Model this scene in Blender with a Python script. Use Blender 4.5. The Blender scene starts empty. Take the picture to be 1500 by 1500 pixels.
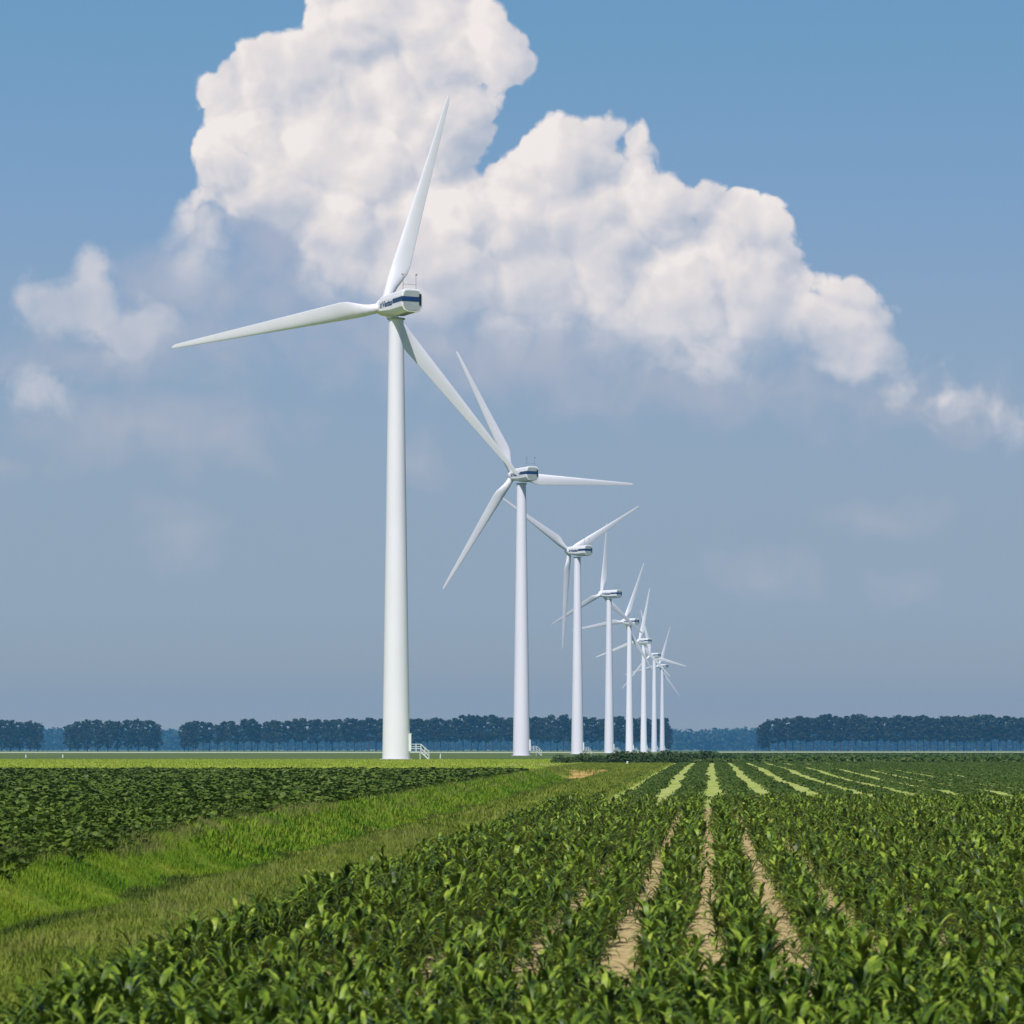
import bpy, math, random
import numpy as np
from mathutils import Vector, Matrix
R = math.radians
scene = bpy.context.scene
rng = np.random.default_rng(7)
random.seed(7)

# ------------------------------------------------------------------ the place, in metres; the camera looks along +Y
FPX = 4870.0                 # focal length in the photograph's pixels
VPX, HOR = 1040.0, 1098.0    # where the field rows and the horizon vanish
CAM_H = 1.95
SUN_EL, SUN_AZ = R(55), R(12)                       # sun: high, behind the camera to one side
SUN_DIR = Vector((-math.sin(SUN_AZ)*math.cos(SUN_EL), -math.cos(SUN_AZ)*math.cos(SUN_EL), math.sin(SUN_EL)))
SUN_ROT = math.atan2(SUN_DIR.x, SUN_DIR.y)
SKY_STRENGTH = .055
# ------------------------------------------------------------------ materials
def srgb(r, g, b):
    f = lambda c: (c/255/12.92) if c <= 10 else ((c/255+.055)/1.055)**2.4
    return (f(r), f(g), f(b), 1)

def material(name, colours, scale=1.0, detail=3.0, rough=.7, spec=.3, translucent=0.0, stretch=(1,1,1), bump=0.0, bump_scale=8.0,
             colours2=None, scale2=.1, metallic=0.0, vary=0.0):
    """Noise in world position picks between the colours; an optional second, broader noise mixes in colours2."""
    m = bpy.data.materials.new(name); m.use_nodes = True
    nt = m.node_tree; N, L = nt.nodes, nt.links
    b = N['Principled BSDF']
    b.inputs['Roughness'].default_value = rough; b.inputs['Metallic'].default_value = metallic
    b.inputs['Specular IOR Level'].default_value = spec
    geo = N.new('ShaderNodeNewGeometry')
    mp = N.new('ShaderNodeMapping'); mp.inputs['Scale'].default_value = stretch
    L.new(geo.outputs['Position'], mp.inputs['Vector'])
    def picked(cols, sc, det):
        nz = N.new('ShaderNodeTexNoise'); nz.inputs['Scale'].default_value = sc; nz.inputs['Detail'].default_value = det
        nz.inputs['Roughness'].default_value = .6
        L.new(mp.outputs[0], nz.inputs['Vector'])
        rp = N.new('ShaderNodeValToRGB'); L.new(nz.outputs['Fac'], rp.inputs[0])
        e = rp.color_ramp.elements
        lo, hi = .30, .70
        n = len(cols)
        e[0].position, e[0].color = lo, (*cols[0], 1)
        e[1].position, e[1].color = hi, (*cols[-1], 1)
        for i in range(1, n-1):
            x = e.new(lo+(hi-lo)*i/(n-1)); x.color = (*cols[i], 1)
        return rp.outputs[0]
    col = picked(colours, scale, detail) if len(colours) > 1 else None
    if colours2:
        c2 = picked(colours2, scale2, 4)
        mx = N.new('ShaderNodeMix'); mx.data_type = 'RGBA'; mx.blend_type = 'MULTIPLY'; mx.inputs[0].default_value = 1
        L.new(col, mx.inputs[6]); L.new(c2, mx.inputs[7]); col = mx.outputs[2]
    if vary:                                                             # each plant a little lighter or darker than its neighbour
        oi = N.new('ShaderNodeObjectInfo'); mr = N.new('ShaderNodeMapRange'); L.new(oi.outputs['Random'], mr.inputs[0])
        mr.inputs[3].default_value = 1-vary; mr.inputs[4].default_value = 1+vary
        vm = N.new('ShaderNodeVectorMath'); vm.operation = 'SCALE'; L.new(col, vm.inputs[0]); L.new(mr.outputs[0], vm.inputs['Scale']); col = vm.outputs[0]
    if col is not None: L.new(col, b.inputs['Base Color'])
    else: b.inputs['Base Color'].default_value = (*colours[0], 1)
    if bump:
        nz = N.new('ShaderNodeTexNoise'); nz.inputs['Scale'].default_value = bump_scale; nz.inputs['Detail'].default_value = 5
        L.new(mp.outputs[0], nz.inputs['Vector'])
        bp = N.new('ShaderNodeBump'); bp.inputs['Strength'].default_value = bump; bp.inputs['Distance'].default_value = .05
        L.new(nz.outputs['Fac'], bp.inputs['Height']); L.new(bp.outputs[0], b.inputs['Normal'])
    if translucent:
        tr = N.new('ShaderNodeBsdfTranslucent')
        if col is not None: L.new(col, tr.inputs['Color'])
        else: tr.inputs['Color'].default_value = (*colours[0], 1)
        ms = N.new('ShaderNodeMixShader'); ms.inputs[0].default_value = translucent
        L.new(b.outputs[0], ms.inputs[1]); L.new(tr.outputs[0], ms.inputs[2])
        L.new(ms.outputs[0], N['Material Output'].inputs['Surface'])
    return m

MAT = {}
def build_materials():
    MAT['white'] = material('white_coating', [(.735,.728,.83), (.785,.778,.87)], scale=.25, rough=.42, spec=.4, stretch=(1,1,.25))
    MAT['blade'] = material('blade_gelcoat', [(.76,.755,.845), (.81,.805,.88)], scale=.2, rough=.38, spec=.4)
    MAT['shell'] = material('nacelle_shell', [(.74,.74,.80), (.80,.80,.85)], scale=.5, rough=.4, spec=.4)
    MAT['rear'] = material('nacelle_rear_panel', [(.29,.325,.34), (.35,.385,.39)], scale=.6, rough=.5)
    MAT['blue'] = material('dark_blue_paint', [(.008,.030,.115), (.012,.042,.14)], scale=2, rough=.4)
    MAT['black'] = material('black_vent', [(.008,.010,.014), (.014,.016,.02)], scale=4, rough=.6)
    MAT['steel'] = material('galvanised_steel', [(.55,.60,.60), (.68,.72,.71)], scale=3, rough=.45, metallic=.2)
    MAT['mast'] = material('dull_mast_metal', [(.16,.15,.16), (.24,.23,.24)], scale=3, rough=.5)
    MAT['concrete'] = material('concrete', [(.36,.35,.32), (.46,.45,.41)], scale=1.5, rough=.9, spec=.1)
    MAT['door'] = material('door_paint', [(.66,.70,.72), (.74,.77,.78)], scale=1, rough=.4)
    # ground
    MAT['maize_soil'] = material('dry_tan_soil', [(.26,.19,.09), (.44,.34,.17), (.54,.44,.25)], scale=5, detail=8, rough=.95, spec=.05, bump=.9, bump_scale=9)
    MAT['beet_soil'] = material('brown_soil', [(.06,.05,.028), (.11,.085,.05)], scale=4, detail=6, rough=.95, spec=.05, bump=.6)
    MAT['mown'] = material('mown_strip', [(.17,.25,.04), (.26,.345,.065), (.38,.40,.14), (.22,.30,.05)], scale=.9, detail=6, rough=.95, spec=.05, stretch=(1,.35,1))
    MAT['bank'] = material('bank_turf', [(.10,.15,.020), (.15,.20,.025), (.21,.24,.035), (.16,.17,.04)], scale=.55, detail=6, rough=.95, spec=.05, stretch=(1,.6,1))
    MAT['meadow'] = material('bright_meadow', [(.23,.30,.04), (.30,.37,.05), (.37,.40,.08)], scale=.05, detail=6, rough=.95, spec=.05, stretch=(1,.7,1))
    MAT['far_green'] = material('far_pasture', [(.055,.095,.025), (.10,.14,.04), (.085,.12,.035)], scale=.02, detail=6, rough=.95, spec=.05)
    MAT['dark_field'] = material('dark_crop_ground', [(.030,.062,.014), (.055,.095,.022)], scale=.2, detail=6, rough=.95, spec=.05)
    MAT['pale_field'] = material('pale_stubble', [(.36,.40,.24), (.46,.48,.32)], scale=.01, detail=4, rough=.95, spec=.05)
    MAT['sand'] = material('bare_sand', [(.42,.27,.09), (.52,.37,.15)], scale=1.2, detail=6, rough=.95, spec=.05, bump=.6)
    MAT['gravel'] = material('pale_gravel', [(.42,.39,.29), (.52,.48,.38)], scale=2, detail=6, rough=.95, spec=.05)
    # plants
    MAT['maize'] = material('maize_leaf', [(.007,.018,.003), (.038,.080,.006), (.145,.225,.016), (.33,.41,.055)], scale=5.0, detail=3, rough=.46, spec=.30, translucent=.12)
    MAT['stalk'] = material('maize_stalk', [(.10,.15,.035), (.14,.19,.05)], scale=4, rough=.6)
    MAT['beet'] = material('beet_leaf', [(.012,.030,.004), (.046,.088,.008), (.11,.17,.018), (.19,.245,.04)], scale=3.8, detail=4, rough=.55, spec=.25, translucent=.2,
                           colours2=[(.75,.8,.7), (1.15,1.1,1.0)], scale2=.06)
    MAT['petiole'] = material('beet_leaf_stalk', [(.10,.14,.04), (.15,.19,.06)], scale=4, rough=.5)
    MAT['rowcrop'] = material('row_crop_leaf', [(.035,.072,.010), (.065,.112,.014), (.105,.155,.024)], scale=.8, detail=4, rough=.6, spec=.3, translucent=.2)
    MAT['grass'] = material('bank_grass', [(.13,.185,.026), (.19,.25,.036), (.26,.30,.055), (.22,.23,.06)], scale=.8, detail=5, rough=.75, spec=.15, translucent=.3, stretch=(1,.6,1),
                            colours2=[(.7,.8,.6), (1.1,1.05,1.0)], scale2=.16)
    MAT['meadow_grass'] = material('meadow_grass', [(.23,.31,.035), (.31,.39,.05), (.39,.43,.08)], scale=.06, detail=5, rough=.8, spec=.1, translucent=.3)
    MAT['slope_grass'] = material('slope_grass', [(.09,.19,.012), (.14,.26,.016), (.21,.31,.024), (.25,.30,.03)], scale=.5, detail=5, rough=.75, spec=.15, translucent=.3, colours2=[(.7,.8,.6), (1.1,1.05,1.0)], scale2=.2)
    MAT['sedge'] = material('ditch_sedge', [(.032,.062,.010), (.058,.092,.015), (.10,.13,.026)], scale=.8, rough=.75, spec=.15, translucent=.2)
    MAT['seed_grass'] = material('seeding_grass', [(.17,.20,.05), (.23,.25,.07), (.28,.28,.09)], scale=1.2, detail=4, rough=.85, spec=.1, translucent=.3)
    MAT['shrub'] = material('shrub_leaf', [(.020,.050,.014), (.040,.075,.020), (.060,.095,.032)], scale=.9, detail=4, rough=.7, spec=.2, translucent=.15)
    MAT['twig'] = material('twig', [(.07,.055,.035), (.11,.085,.055)], scale=3, rough=.9)
    MAT['crown'] = material('poplar_leaf', [(.010,.018,.008), (.026,.038,.013), (.056,.066,.024)], scale=.22, detail=4, rough=.7, spec=.2, translucent=.12, vary=.4)
    MAT['bark'] = material('poplar_bark', [(.045,.04,.032), (.085,.075,.06)], scale=1.2, rough=.95, spec=.1)
    MAT['wood'] = material('distant_leaf', [(.022,.040,.018), (.035,.055,.024)], scale=.05, detail=3, rough=.8, spec=.1)
    MAT['wall'] = material('pale_render', [(.28,.26,.25), (.36,.34,.32)], scale=.6, rough=.9)
    MAT['roof'] = material('roof_tile', [(.36,.29,.25), (.44,.36,.31)], scale=1.2, rough=.85)
    MAT['sheet'] = material('grey_sheet_roof', [(.32,.34,.34), (.40,.42,.42)], scale=.6, rough=.6)
    MAT['glass'] = material('dark_window', [(.02,.025,.03), (.03,.035,.04)], scale=1, rough=.1, spec=.5)
    MAT['pole_white'] = material('post_plastic', [(.72,.72,.68), (.8,.8,.76)], scale=4, rough=.5)
# ------------------------------------------------------------------ helpers
COL = scene.collection

class MB:
    """Collects boxes, tubes, lofts ... ; build() links them as ONE mesh object."""
    def __init__(self): self.v, self.f, self.s = [], [], []
    def add(self, vs, fs, smooth=False):
        b = len(self.v); self.v += [tuple(v) for v in vs]
        self.f += [tuple(b+i for i in f) for f in fs]; self.s += [smooth]*len(fs)
    def box(self, x0, x1, y0, y1, z0, z1):
        self.add([(x,y,z) for z in (z0,z1) for y in (y0,y1) for x in (x0,x1)],
                 [(0,2,3,1),(4,5,7,6),(0,1,5,4),(2,6,7,3),(0,4,6,2),(1,3,7,5)])
    def tube(self, a, b, r0, r1=None, n=8, smooth=True, caps=True):
        a, b = Vector(a), Vector(b); r1 = r0 if r1 is None else r1
        q = (b-a).to_track_quat('Z', 'Y')
        vs = []
        for c, r in ((a, r0), (b, r1)):
            vs += [c + q @ Vector((r*math.cos(2*math.pi*i/n), r*math.sin(2*math.pi*i/n), 0)) for i in range(n)]
        fs = [(i, (i+1)%n, n+(i+1)%n, n+i) for i in range(n)]
        self.add(vs, fs, smooth)
        if caps: self.add(vs, [tuple(range(n-1,-1,-1)), tuple(range(n,2*n))])
    def loft(self, rings, smooth=True, cap0=True, cap1=True):
        n = len(rings[0]); vs = [p for r in rings for p in r]
        fs = [(k*n+i, k*n+(i+1)%n, (k+1)*n+(i+1)%n, (k+1)*n+i) for k in range(len(rings)-1) for i in range(n)]
        self.add(vs, fs, smooth)
        if cap0: self.add(rings[0], [tuple(range(n-1,-1,-1))])
        if cap1: self.add(rings[-1], [tuple(range(n))])
    def bar(self, a, b, w, h=None):
        self.tube(a, b, w/2*1.2, n=4, smooth=False)
    def mesh(self, name, mats):
        me = bpy.data.meshes.new(name); me.from_pydata(self.v, [], self.f); 
        me.polygons.foreach_set('use_smooth', self.s)
        for m in (mats if isinstance(mats, list) else [mats]): me.materials.append(m)
        me.update(); return me
    def build(self, name, mats, parent=None, loc=None):
        o = bpy.data.objects.new(name, self.mesh(name, mats)); COL.objects.link(o)
        if parent: o.parent = parent
        if loc: o.location = loc
        return o

def tag(o, label=None, cat=None, group=None, kind=None):
    for k, v in (('label', label), ('category', cat), ('group', group), ('kind', kind)):
        if v: o[k] = v
    return o
def empty(name, loc=(0,0,0), parent=None):
    o = bpy.data.objects.new(name, None); COL.objects.link(o); o.location = loc
    o.empty_display_size = .2
    if parent: o.parent = parent
    return o
def link(name, me, parent=None):
    o = bpy.data.objects.new(name, me); COL.objects.link(o)
    if parent: o.parent = parent
    return o
def copy_tree(o, parent=None):
    c = o.copy(); COL.objects.link(c); c.parent = parent
    for ch in o.children: copy_tree(ch, c)
    return c

def np_mesh(name, V, F, mats, matidx=None, smooth=True):
    """V (n,3), F (m,4) quads -> mesh data."""
    me = bpy.data.meshes.new(name)
    me.vertices.add(len(V)); me.vertices.foreach_set('co', np.ascontiguousarray(V, np.float32).ravel())
    me.loops.add(F.size); me.loops.foreach_set('vertex_index', np.ascontiguousarray(F, np.int32).ravel())
    me.polygons.add(len(F)); me.polygons.foreach_set('loop_start', np.arange(0, F.size, 4, dtype=np.int32))
    if matidx is not None: me.polygons.foreach_set('material_index', np.ascontiguousarray(matidx, np.int32))
    me.polygons.foreach_set('use_smooth', np.full(len(F), smooth))
    for m in (mats if isinstance(mats, list) else [mats]): me.materials.append(m)
    me.update(calc_edges=True); me.validate()
    return me

def scatter(name, variants, P, yaw, size, mats, tilt=None, smooth=True):
    """Merges copies of quad-mesh variants [(V, F, matidx), ...] at points P: one mesh for a mass nobody could count."""
    which = rng.integers(0, len(variants), len(P))
    Vs, Fs, Ms, base = [], [], [], 0
    for k, (V, F, mi) in enumerate(variants):
        idx = np.nonzero(which == k)[0]
        if len(idx) == 0: continue
        c, s = np.cos(yaw[idx])[:,None], np.sin(yaw[idx])[:,None]
        sc = size[idx][:,None]
        X = (V[None,:,0]*c - V[None,:,1]*s)*sc; Y = (V[None,:,0]*s + V[None,:,1]*c)*sc; Z = V[None,:,2]*sc
        if tilt is not None:
            X = X + Z*tilt[idx][:,0:1]; Y = Y + Z*tilt[idx][:,1:2]
        W = np.stack([X + P[idx,0:1], Y + P[idx,1:2], Z + P[idx,2:3]], -1).reshape(-1, 3)
        n = len(V)
        G = (F[None] + (np.arange(len(idx))*n)[:,None,None]).reshape(-1, 4) + base
        Vs.append(W); Fs.append(G); Ms.append(np.tile(mi, len(idx))); base += len(W)
    return link(name, np_mesh(name, np.concatenate(Vs), np.concatenate(Fs), mats, np.concatenate(Ms), smooth))

def sstep(x, a, b):
    t = np.clip((x-a)/(b-a), 0, 1); return t*t*(3-2*t)
def height(x, y):
    """The lie of the land: nearly flat polder, a ditch along the field, a low rise towards the turbines."""
    x, y = np.asarray(x, float), np.asarray(y, float)
    z = .45*sstep(y, 60, 330)
    w = .35*np.sin(y/9.3) + .2*np.sin(y/3.7+1)
    xx = x + w*.35
    d = sstep(xx, -13.0, -10.7)*(1-sstep(xx, -10.1, -6.4))
    z = z - .80*d*(1-sstep(y, 258, 263))
    z = z + .05*np.sin(x*.9+.3*np.sin(y*.21))*np.sin(y*.31+x*.4)*sstep(-x, 4.6, 6.5)*(1-sstep(y, 220, 300))
    z = z + .05*np.sin(y/19+x/13)*sstep(y, 112, 150)*(1-sstep(y, 330, 372))*sstep(x, -4, 4)
    return z
# ------------------------------------------------------------------ world: Nishita sky, summer haze and cumulus
def build_world():
    w = bpy.data.worlds.new("World"); scene.world = w; w.use_nodes = True
    nt = w.node_tree; nt.nodes.clear()
    N, L = nt.nodes, nt.links

    def node(tree, kind, **kw):
        n = tree.nodes.new(kind)
        for k, v in kw.items(): setattr(n, k, v)
        return n
    def put(tree, sock, v):
        if isinstance(v, bpy.types.NodeSocket): tree.links.new(v, sock)
        else: sock.default_value = v
    def M(tree, op, *a, clamp=False):
        n = node(tree, 'ShaderNodeMath', operation=op, use_clamp=clamp)
        for i, v in enumerate(a): put(tree, n.inputs[i], v)
        return n.outputs[0]
    def VM(tree, op, *a, out=0):
        n = node(tree, 'ShaderNodeVectorMath', operation=op)
        for i, v in enumerate(a): put(tree, n.inputs[i], v)
        return n.outputs[out]
    def SC(tree, v, s):
        n = node(tree, 'ShaderNodeVectorMath', operation='SCALE')
        put(tree, n.inputs[0], v); n.inputs['Scale'].default_value = s
        return n.outputs[0]
    def SS(tree, v, a, b):
        n = node(tree, 'ShaderNodeMapRange', interpolation_type='SMOOTHSTEP')
        put(tree, n.inputs[0], v); put(tree, n.inputs[1], a); put(tree, n.inputs[2], b)
        n.inputs[3].default_value = 0; n.inputs[4].default_value = 1
        return n.outputs[0]
    def MIXC(tree, f, a, b):
        n = node(tree, 'ShaderNodeMix', data_type='RGBA')
        put(tree, n.inputs[0], f); put(tree, n.inputs[6], a); put(tree, n.inputs[7], b)
        return n.outputs[2]
    def srgb(r, g, b):
        f = lambda c: (c/255/12.92) if c <= 10 else ((c/255+.055)/1.055)**2.4
        return (f(r), f(g), f(b), 1)

    # cloud heaps: bearing / height of each billow (hundredths of the sky patch), radii
    MAIN = [(922,226,28,34),(335,290,50,50),(303,335,46,46),(276,392,34,46),(345,160,46,46),(385,120,60,46),(378,110,46,40),(430,110,70,60),(1295,520,36,32),(1262,515,55,48),(600,60,140,105),(520,15,68,55),(690,60,62,52),(750,80,30,36),(400,160,80,62),(352,135,44,38),
            (326,235,36,46),(480,150,100,100),(620,190,115,120),(520,300,125,110),(640,350,150,120),(410,270,80,60),
            (690,170,52,50),(560,400,95,55),(700,420,140,85),
            (825,235,72,60),(870,215,50,40),(905,250,42,42),(780,320,120,100),(900,350,125,105),(955,310,46,42),
            (1065,345,70,66),(1035,312,42,36),(1122,335,30,32),(1000,420,150,105),(1125,420,80,70),(850,450,170,80),
            (1232,485,68,58),(1222,455,42,38),(1268,475,32,30),(1150,455,60,50),(1080,480,120,60)]
    SOFT = [(335,345,20,16),(140,450,85,55),(85,440,60,32),(198,480,62,48),
            (135,392,30,24),(65,575,46,28),(1330,556,56,46),(1383,582,52,36),(1496,632,26,32),(1456,602,6,8),
            (1265,535,80,34),(1030,530,70,26)]
    FAINT = [(620,510,200,60),(1150,580,200,40),(250,430,110,60),(480,470,90,50),(330,430,80,60),(120,520,120,40),(400,350,90,80),(360,300,70,70),(440,400,60,60),(1400,600,90,40),(800,530,200,50),(320,525,95,40),(200,630,170,60),(330,640,110,50),(25,690,40,22),(620,680,40,24),(260,790,60,40),
             (1110,840,70,32),(1315,755,70,18),(1340,865,50,24),(760,525,230,60),(1020,570,260,50),(230,500,200,60),(420,440,70,60),
             (1330,600,150,40),(950,560,200,40)]

    g = bpy.data.node_groups.new('cumulus_field', 'ShaderNodeTree')
    g.interface.new_socket('P', in_out='INPUT', socket_type='NodeSocketVector')
    for nm in ('main', 'soft', 'faint', 'shape'):
        g.interface.new_socket(nm, in_out='OUTPUT', socket_type='NodeSocketFloat')
    gi, go = g.nodes.new('NodeGroupInput'), g.nodes.new('NodeGroupOutput')
    P = gi.outputs[0]
    # the outline is pushed about by turbulence and by rounded billows
    def noise(p, scale, detail, rough=.55, seed=0.0, color=False):
        n = node(g, 'ShaderNodeTexNoise', noise_dimensions='2D')
        put(g, n.inputs['Vector'], VM(g, 'ADD', p, (seed*3.7, seed*1.3, 0)))
        n.inputs['Scale'].default_value = scale; n.inputs['Detail'].default_value = detail; n.inputs['Roughness'].default_value = rough
        return n.outputs['Color' if color else 'Fac']
    def billow(p, scale, seed):
        n = node(g, 'ShaderNodeTexVoronoi', voronoi_dimensions='2D', feature='F1')
        put(g, n.inputs['Vector'], VM(g, 'ADD', p, (seed*2.9, seed, 0)))
        n.inputs['Scale'].default_value = scale
        return M(g, 'MULTIPLY_ADD', n.outputs['Distance'], M(g, 'MULTIPLY', n.outputs['Distance'], -1.0), .3)
    warp = SC(g, VM(g, 'SUBTRACT', noise(P, .8, 1, .5, 3.1, True), (.5, .5, .5)), .6)
    Pw = VM(g, 'ADD', P, warp)
    warp2 = SC(g, VM(g, 'SUBTRACT', noise(P, 2.6, 2, .55, 7.7, True), (.5, .5, .5)), .30)
    Pb = VM(g, 'ADD', Pw, warp2)
    b1, b2, b3 = billow(Pb, 1.0, 0.3), billow(Pb, 2.3, 5.2), billow(Pb, 5.2, 9.4)
    calm = SS(g, noise(P, .55, 2, .5, 4.4), .36, .62)          # some flanks are smooth, others knobbly
    bill = M(g, 'MULTIPLY_ADD', b1, .85, M(g, 'MULTIPLY', M(g, 'MULTIPLY_ADD', b2, .24, M(g, 'MULTIPLY', b3, .065)), M(g, 'MULTIPLY_ADD', calm, .85, .12)))
    edgebill = M(g, 'MULTIPLY_ADD', b1, .62, M(g, 'MULTIPLY_ADD', b2, .27, M(g, 'MULTIPLY', b3, .09)))
    fb = M(g, 'SUBTRACT', noise(Pw, 1.4, 6, .56, 1.7), .5)
    def union(blobs, p, k):
        acc = None
        for (x, y, rx, ry) in blobs:
            rx, ry, x, y = rx/100, ry/100, x/100, y/100
            q = VM(g, 'MULTIPLY_ADD', p, (1/rx, 1/ry, 0), (-x/rx, -y/ry, 0))
            ln = VM(g, 'LENGTH', q, out=1)
            r = min(rx, ry)
            s = M(g, 'MULTIPLY_ADD', ln, -r, r)
            acc = s if acc is None else M(g, 'SMOOTH_MAX', acc, s, k)
        return acc
    Pm = VM(g, 'ADD', P, SC(g, warp, .35))
    um = union(MAIN, Pm, .16)
    us = union(SOFT, Pm, .10)
    uf = union(FAINT, Pw, .25)
    edge = M(g, 'ADD', M(g, 'MULTIPLY_ADD', edgebill, .8, .02), M(g, 'MULTIPLY', fb, .24))
    L2 = g.links.new
    L2(M(g, 'ADD', um, edge), go.inputs['main'])
    L2(M(g, 'ADD', us, M(g, 'MULTIPLY_ADD', edge, .9, M(g, 'MULTIPLY', fb, .38))), go.inputs['soft'])
    L2(M(g, 'ADD', uf, M(g, 'MULTIPLY', fb, .9)), go.inputs['faint'])
    L2(M(g, 'ADD', M(g, 'MULTIPLY', um, .40), M(g, 'ADD', bill, M(g, 'MULTIPLY', fb, .30))), go.inputs['shape'])

    # direction -> (bearing, height)
    tc = node(nt, 'ShaderNodeTexCoord')
    D = VM(nt, 'NORMALIZE', tc.outputs['Generated'])
    sp = node(nt, 'ShaderNodeSeparateXYZ'); L.new(D, sp.inputs[0])
    dy = M(nt, 'MAXIMUM', sp.outputs[1], .05)
    U = M(nt, 'MULTIPLY_ADD', M(nt, 'DIVIDE', sp.outputs[0], dy), FPX/100, VPX/100)
    V = M(nt, 'MULTIPLY_ADD', M(nt, 'DIVIDE', sp.outputs[2], dy), -FPX/100, HOR/100)
    cb = node(nt, 'ShaderNodeCombineXYZ'); L.new(U, cb.inputs[0]); L.new(V, cb.inputs[1]); cb.inputs[2].default_value = 0
    P0 = cb.outputs[0]
    def field(p):
        n = node(nt, 'ShaderNodeGroup', node_tree=g); L.new(p, n.inputs[0]); return n.outputs
    A = field(P0)
    B = field(VM(nt, 'ADD', P0, (-.17, -.19, 0)))
    ahead = SS(nt, sp.outputs[1], .1, .3)

    # flat hazy base of the heap
    base = node(nt, 'ShaderNodeFloatCurve')
    put(nt, base.inputs['Value'], M(nt, 'DIVIDE', U, 15.0))
    c = base.mapping.curves[0]
    pts = [(0, .53), (.17, .46), (.24, .475), (.32, .535), (.4, .565), (.5, .58), (.6, .59), (.72, .60), (.85, .615), (.93, .66), (1, .72)]
    c.points[0].location = pts[0]; c.points[1].location = pts[-1]
    for p in pts[1:-1]: c.points.new(*p)
    base.mapping.update()
    vb = M(nt, 'MULTIPLY', base.outputs[0], 10.0)
    depth = M(nt, 'SUBTRACT', vb, V)                      # above the base: positive
    crisp = SS(nt, depth, .35, 2.1)
    fade = SS(nt, depth, -.75, 1.05)

    a_main = M(nt, 'MULTIPLY', SS(nt, A['main'], M(nt, 'MULTIPLY_ADD', M(nt, 'SUBTRACT', 1.0, crisp), -.16, -.02), M(nt, 'MULTIPLY_ADD', M(nt, 'SUBTRACT', 1.0, crisp), .85, .09)), fade)
    a_soft = M(nt, 'MULTIPLY', SS(nt, A['soft'], -.06, .42), .84)
    a_faint = M(nt, 'MULTIPLY', SS(nt, A['faint'], -.25, .75), .46)
    grad = M(nt, 'SUBTRACT', A['shape'], B['shape'])
    relief = M(nt, 'MULTIPLY_ADD', SS(nt, depth, .1, 1.9), .95, .22)
    lit = M(nt, 'MULTIPLY_ADD', grad, relief, .55)
    big = node(nt, 'ShaderNodeTexNoise', noise_dimensions='2D'); L.new(P0, big.inputs['Vector'])
    big.inputs['Scale'].default_value = .75; big.inputs['Detail'].default_value = 3
    lit = M(nt, 'ADD', lit, M(nt, 'MULTIPLY_ADD', big.outputs['Fac'], 1.0, -.54))
    lit = M(nt, 'ADD', lit, M(nt, 'MULTIPLY_ADD', SS(nt, depth, .0, 3.0), .30, -.13), clamp=True)
    ramp = node(nt, 'ShaderNodeValToRGB'); L.new(lit, ramp.inputs[0])
    e = ramp.color_ramp.elements
    e[0].position, e[0].color = .05, srgb(176, 186, 203)
    e[1].position, e[1].color = 1., srgb(244, 236, 233)
    for p, cc in ((.35, (197, 200, 211)), (.6, (219, 216, 220)), (.8, (232, 225, 224))):
        x = e.new(p); x.color = srgb(*cc)

    # clear sky: Nishita high up, summer haze low down
    sky = node(nt, 'ShaderNodeTexSky', sky_type='NISHITA', sun_disc=False)
    sky.sun_elevation = SUN_EL; sky.sun_rotation = SUN_ROT
    sky.air_density = 1.0; sky.dust_density = 1.0; sky.ozone_density = 1.5
    hr = node(nt, 'ShaderNodeValToRGB')
    L.new(M(nt, 'DIVIDE', sp.outputs[2], .5), hr.inputs[0])
    e = hr.color_ramp.elements
    SK = [(0.0, (170,166,158)), (.04, (160,164,167)), (.081, (154,168,182)), (.163, (149,168,188)), (.25, (141,166,194)), (.328, (127,161,198)), (.42, (112,156,194)), (.48, (104,151,192)), (.8, (70,125,185))]
    e[0].position, e[0].color = SK[0][0], srgb(*SK[0][1])
    e[1].position, e[1].color = SK[-1][0], srgb(*SK[-1][1])
    for p, cc in SK[1:-1]:
        x = e.new(p); x.color = srgb(*cc)
    low = SC(nt, hr.outputs[0], 1/SKY_STRENGTH)
    clear = MIXC(nt, SS(nt, sp.outputs[2], .30, .55), low, sky.outputs[0])
    cloudc = SC(nt, ramp.outputs[0], 1/SKY_STRENGTH)
    fc = SC(nt, (.56, .53, .59), 1/SKY_STRENGTH)
    c1 = MIXC(nt, M(nt, 'MULTIPLY', a_faint, ahead), clear, fc)
    c2 = MIXC(nt, M(nt, 'MULTIPLY', a_soft, ahead), c1, cloudc)
    c3 = MIXC(nt, M(nt, 'MULTIPLY', a_main, ahead), c2, cloudc)
    # two halves of the sky: the patch with the clouds, and the clear rest
    def bgnode(c):
        n = node(nt, 'ShaderNodeBackground'); L.new(c, n.inputs[0]); n.inputs[1].default_value = SKY_STRENGTH; return n.outputs[0]
    patch = M(nt, 'MULTIPLY', M(nt, 'GREATER_THAN', sp.outputs[1], .8), M(nt, 'MULTIPLY', M(nt, 'LESS_THAN', sp.outputs[2], .4), M(nt, 'GREATER_THAN', sp.outputs[2], .0)))
    mx = node(nt, 'ShaderNodeMixShader'); L.new(patch, mx.inputs[0]); L.new(bgnode(clear), mx.inputs[1]); L.new(bgnode(c3), mx.inputs[2])
    out = node(nt, 'ShaderNodeOutputWorld'); L.new(mx.outputs[0], out.inputs[0])
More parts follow.
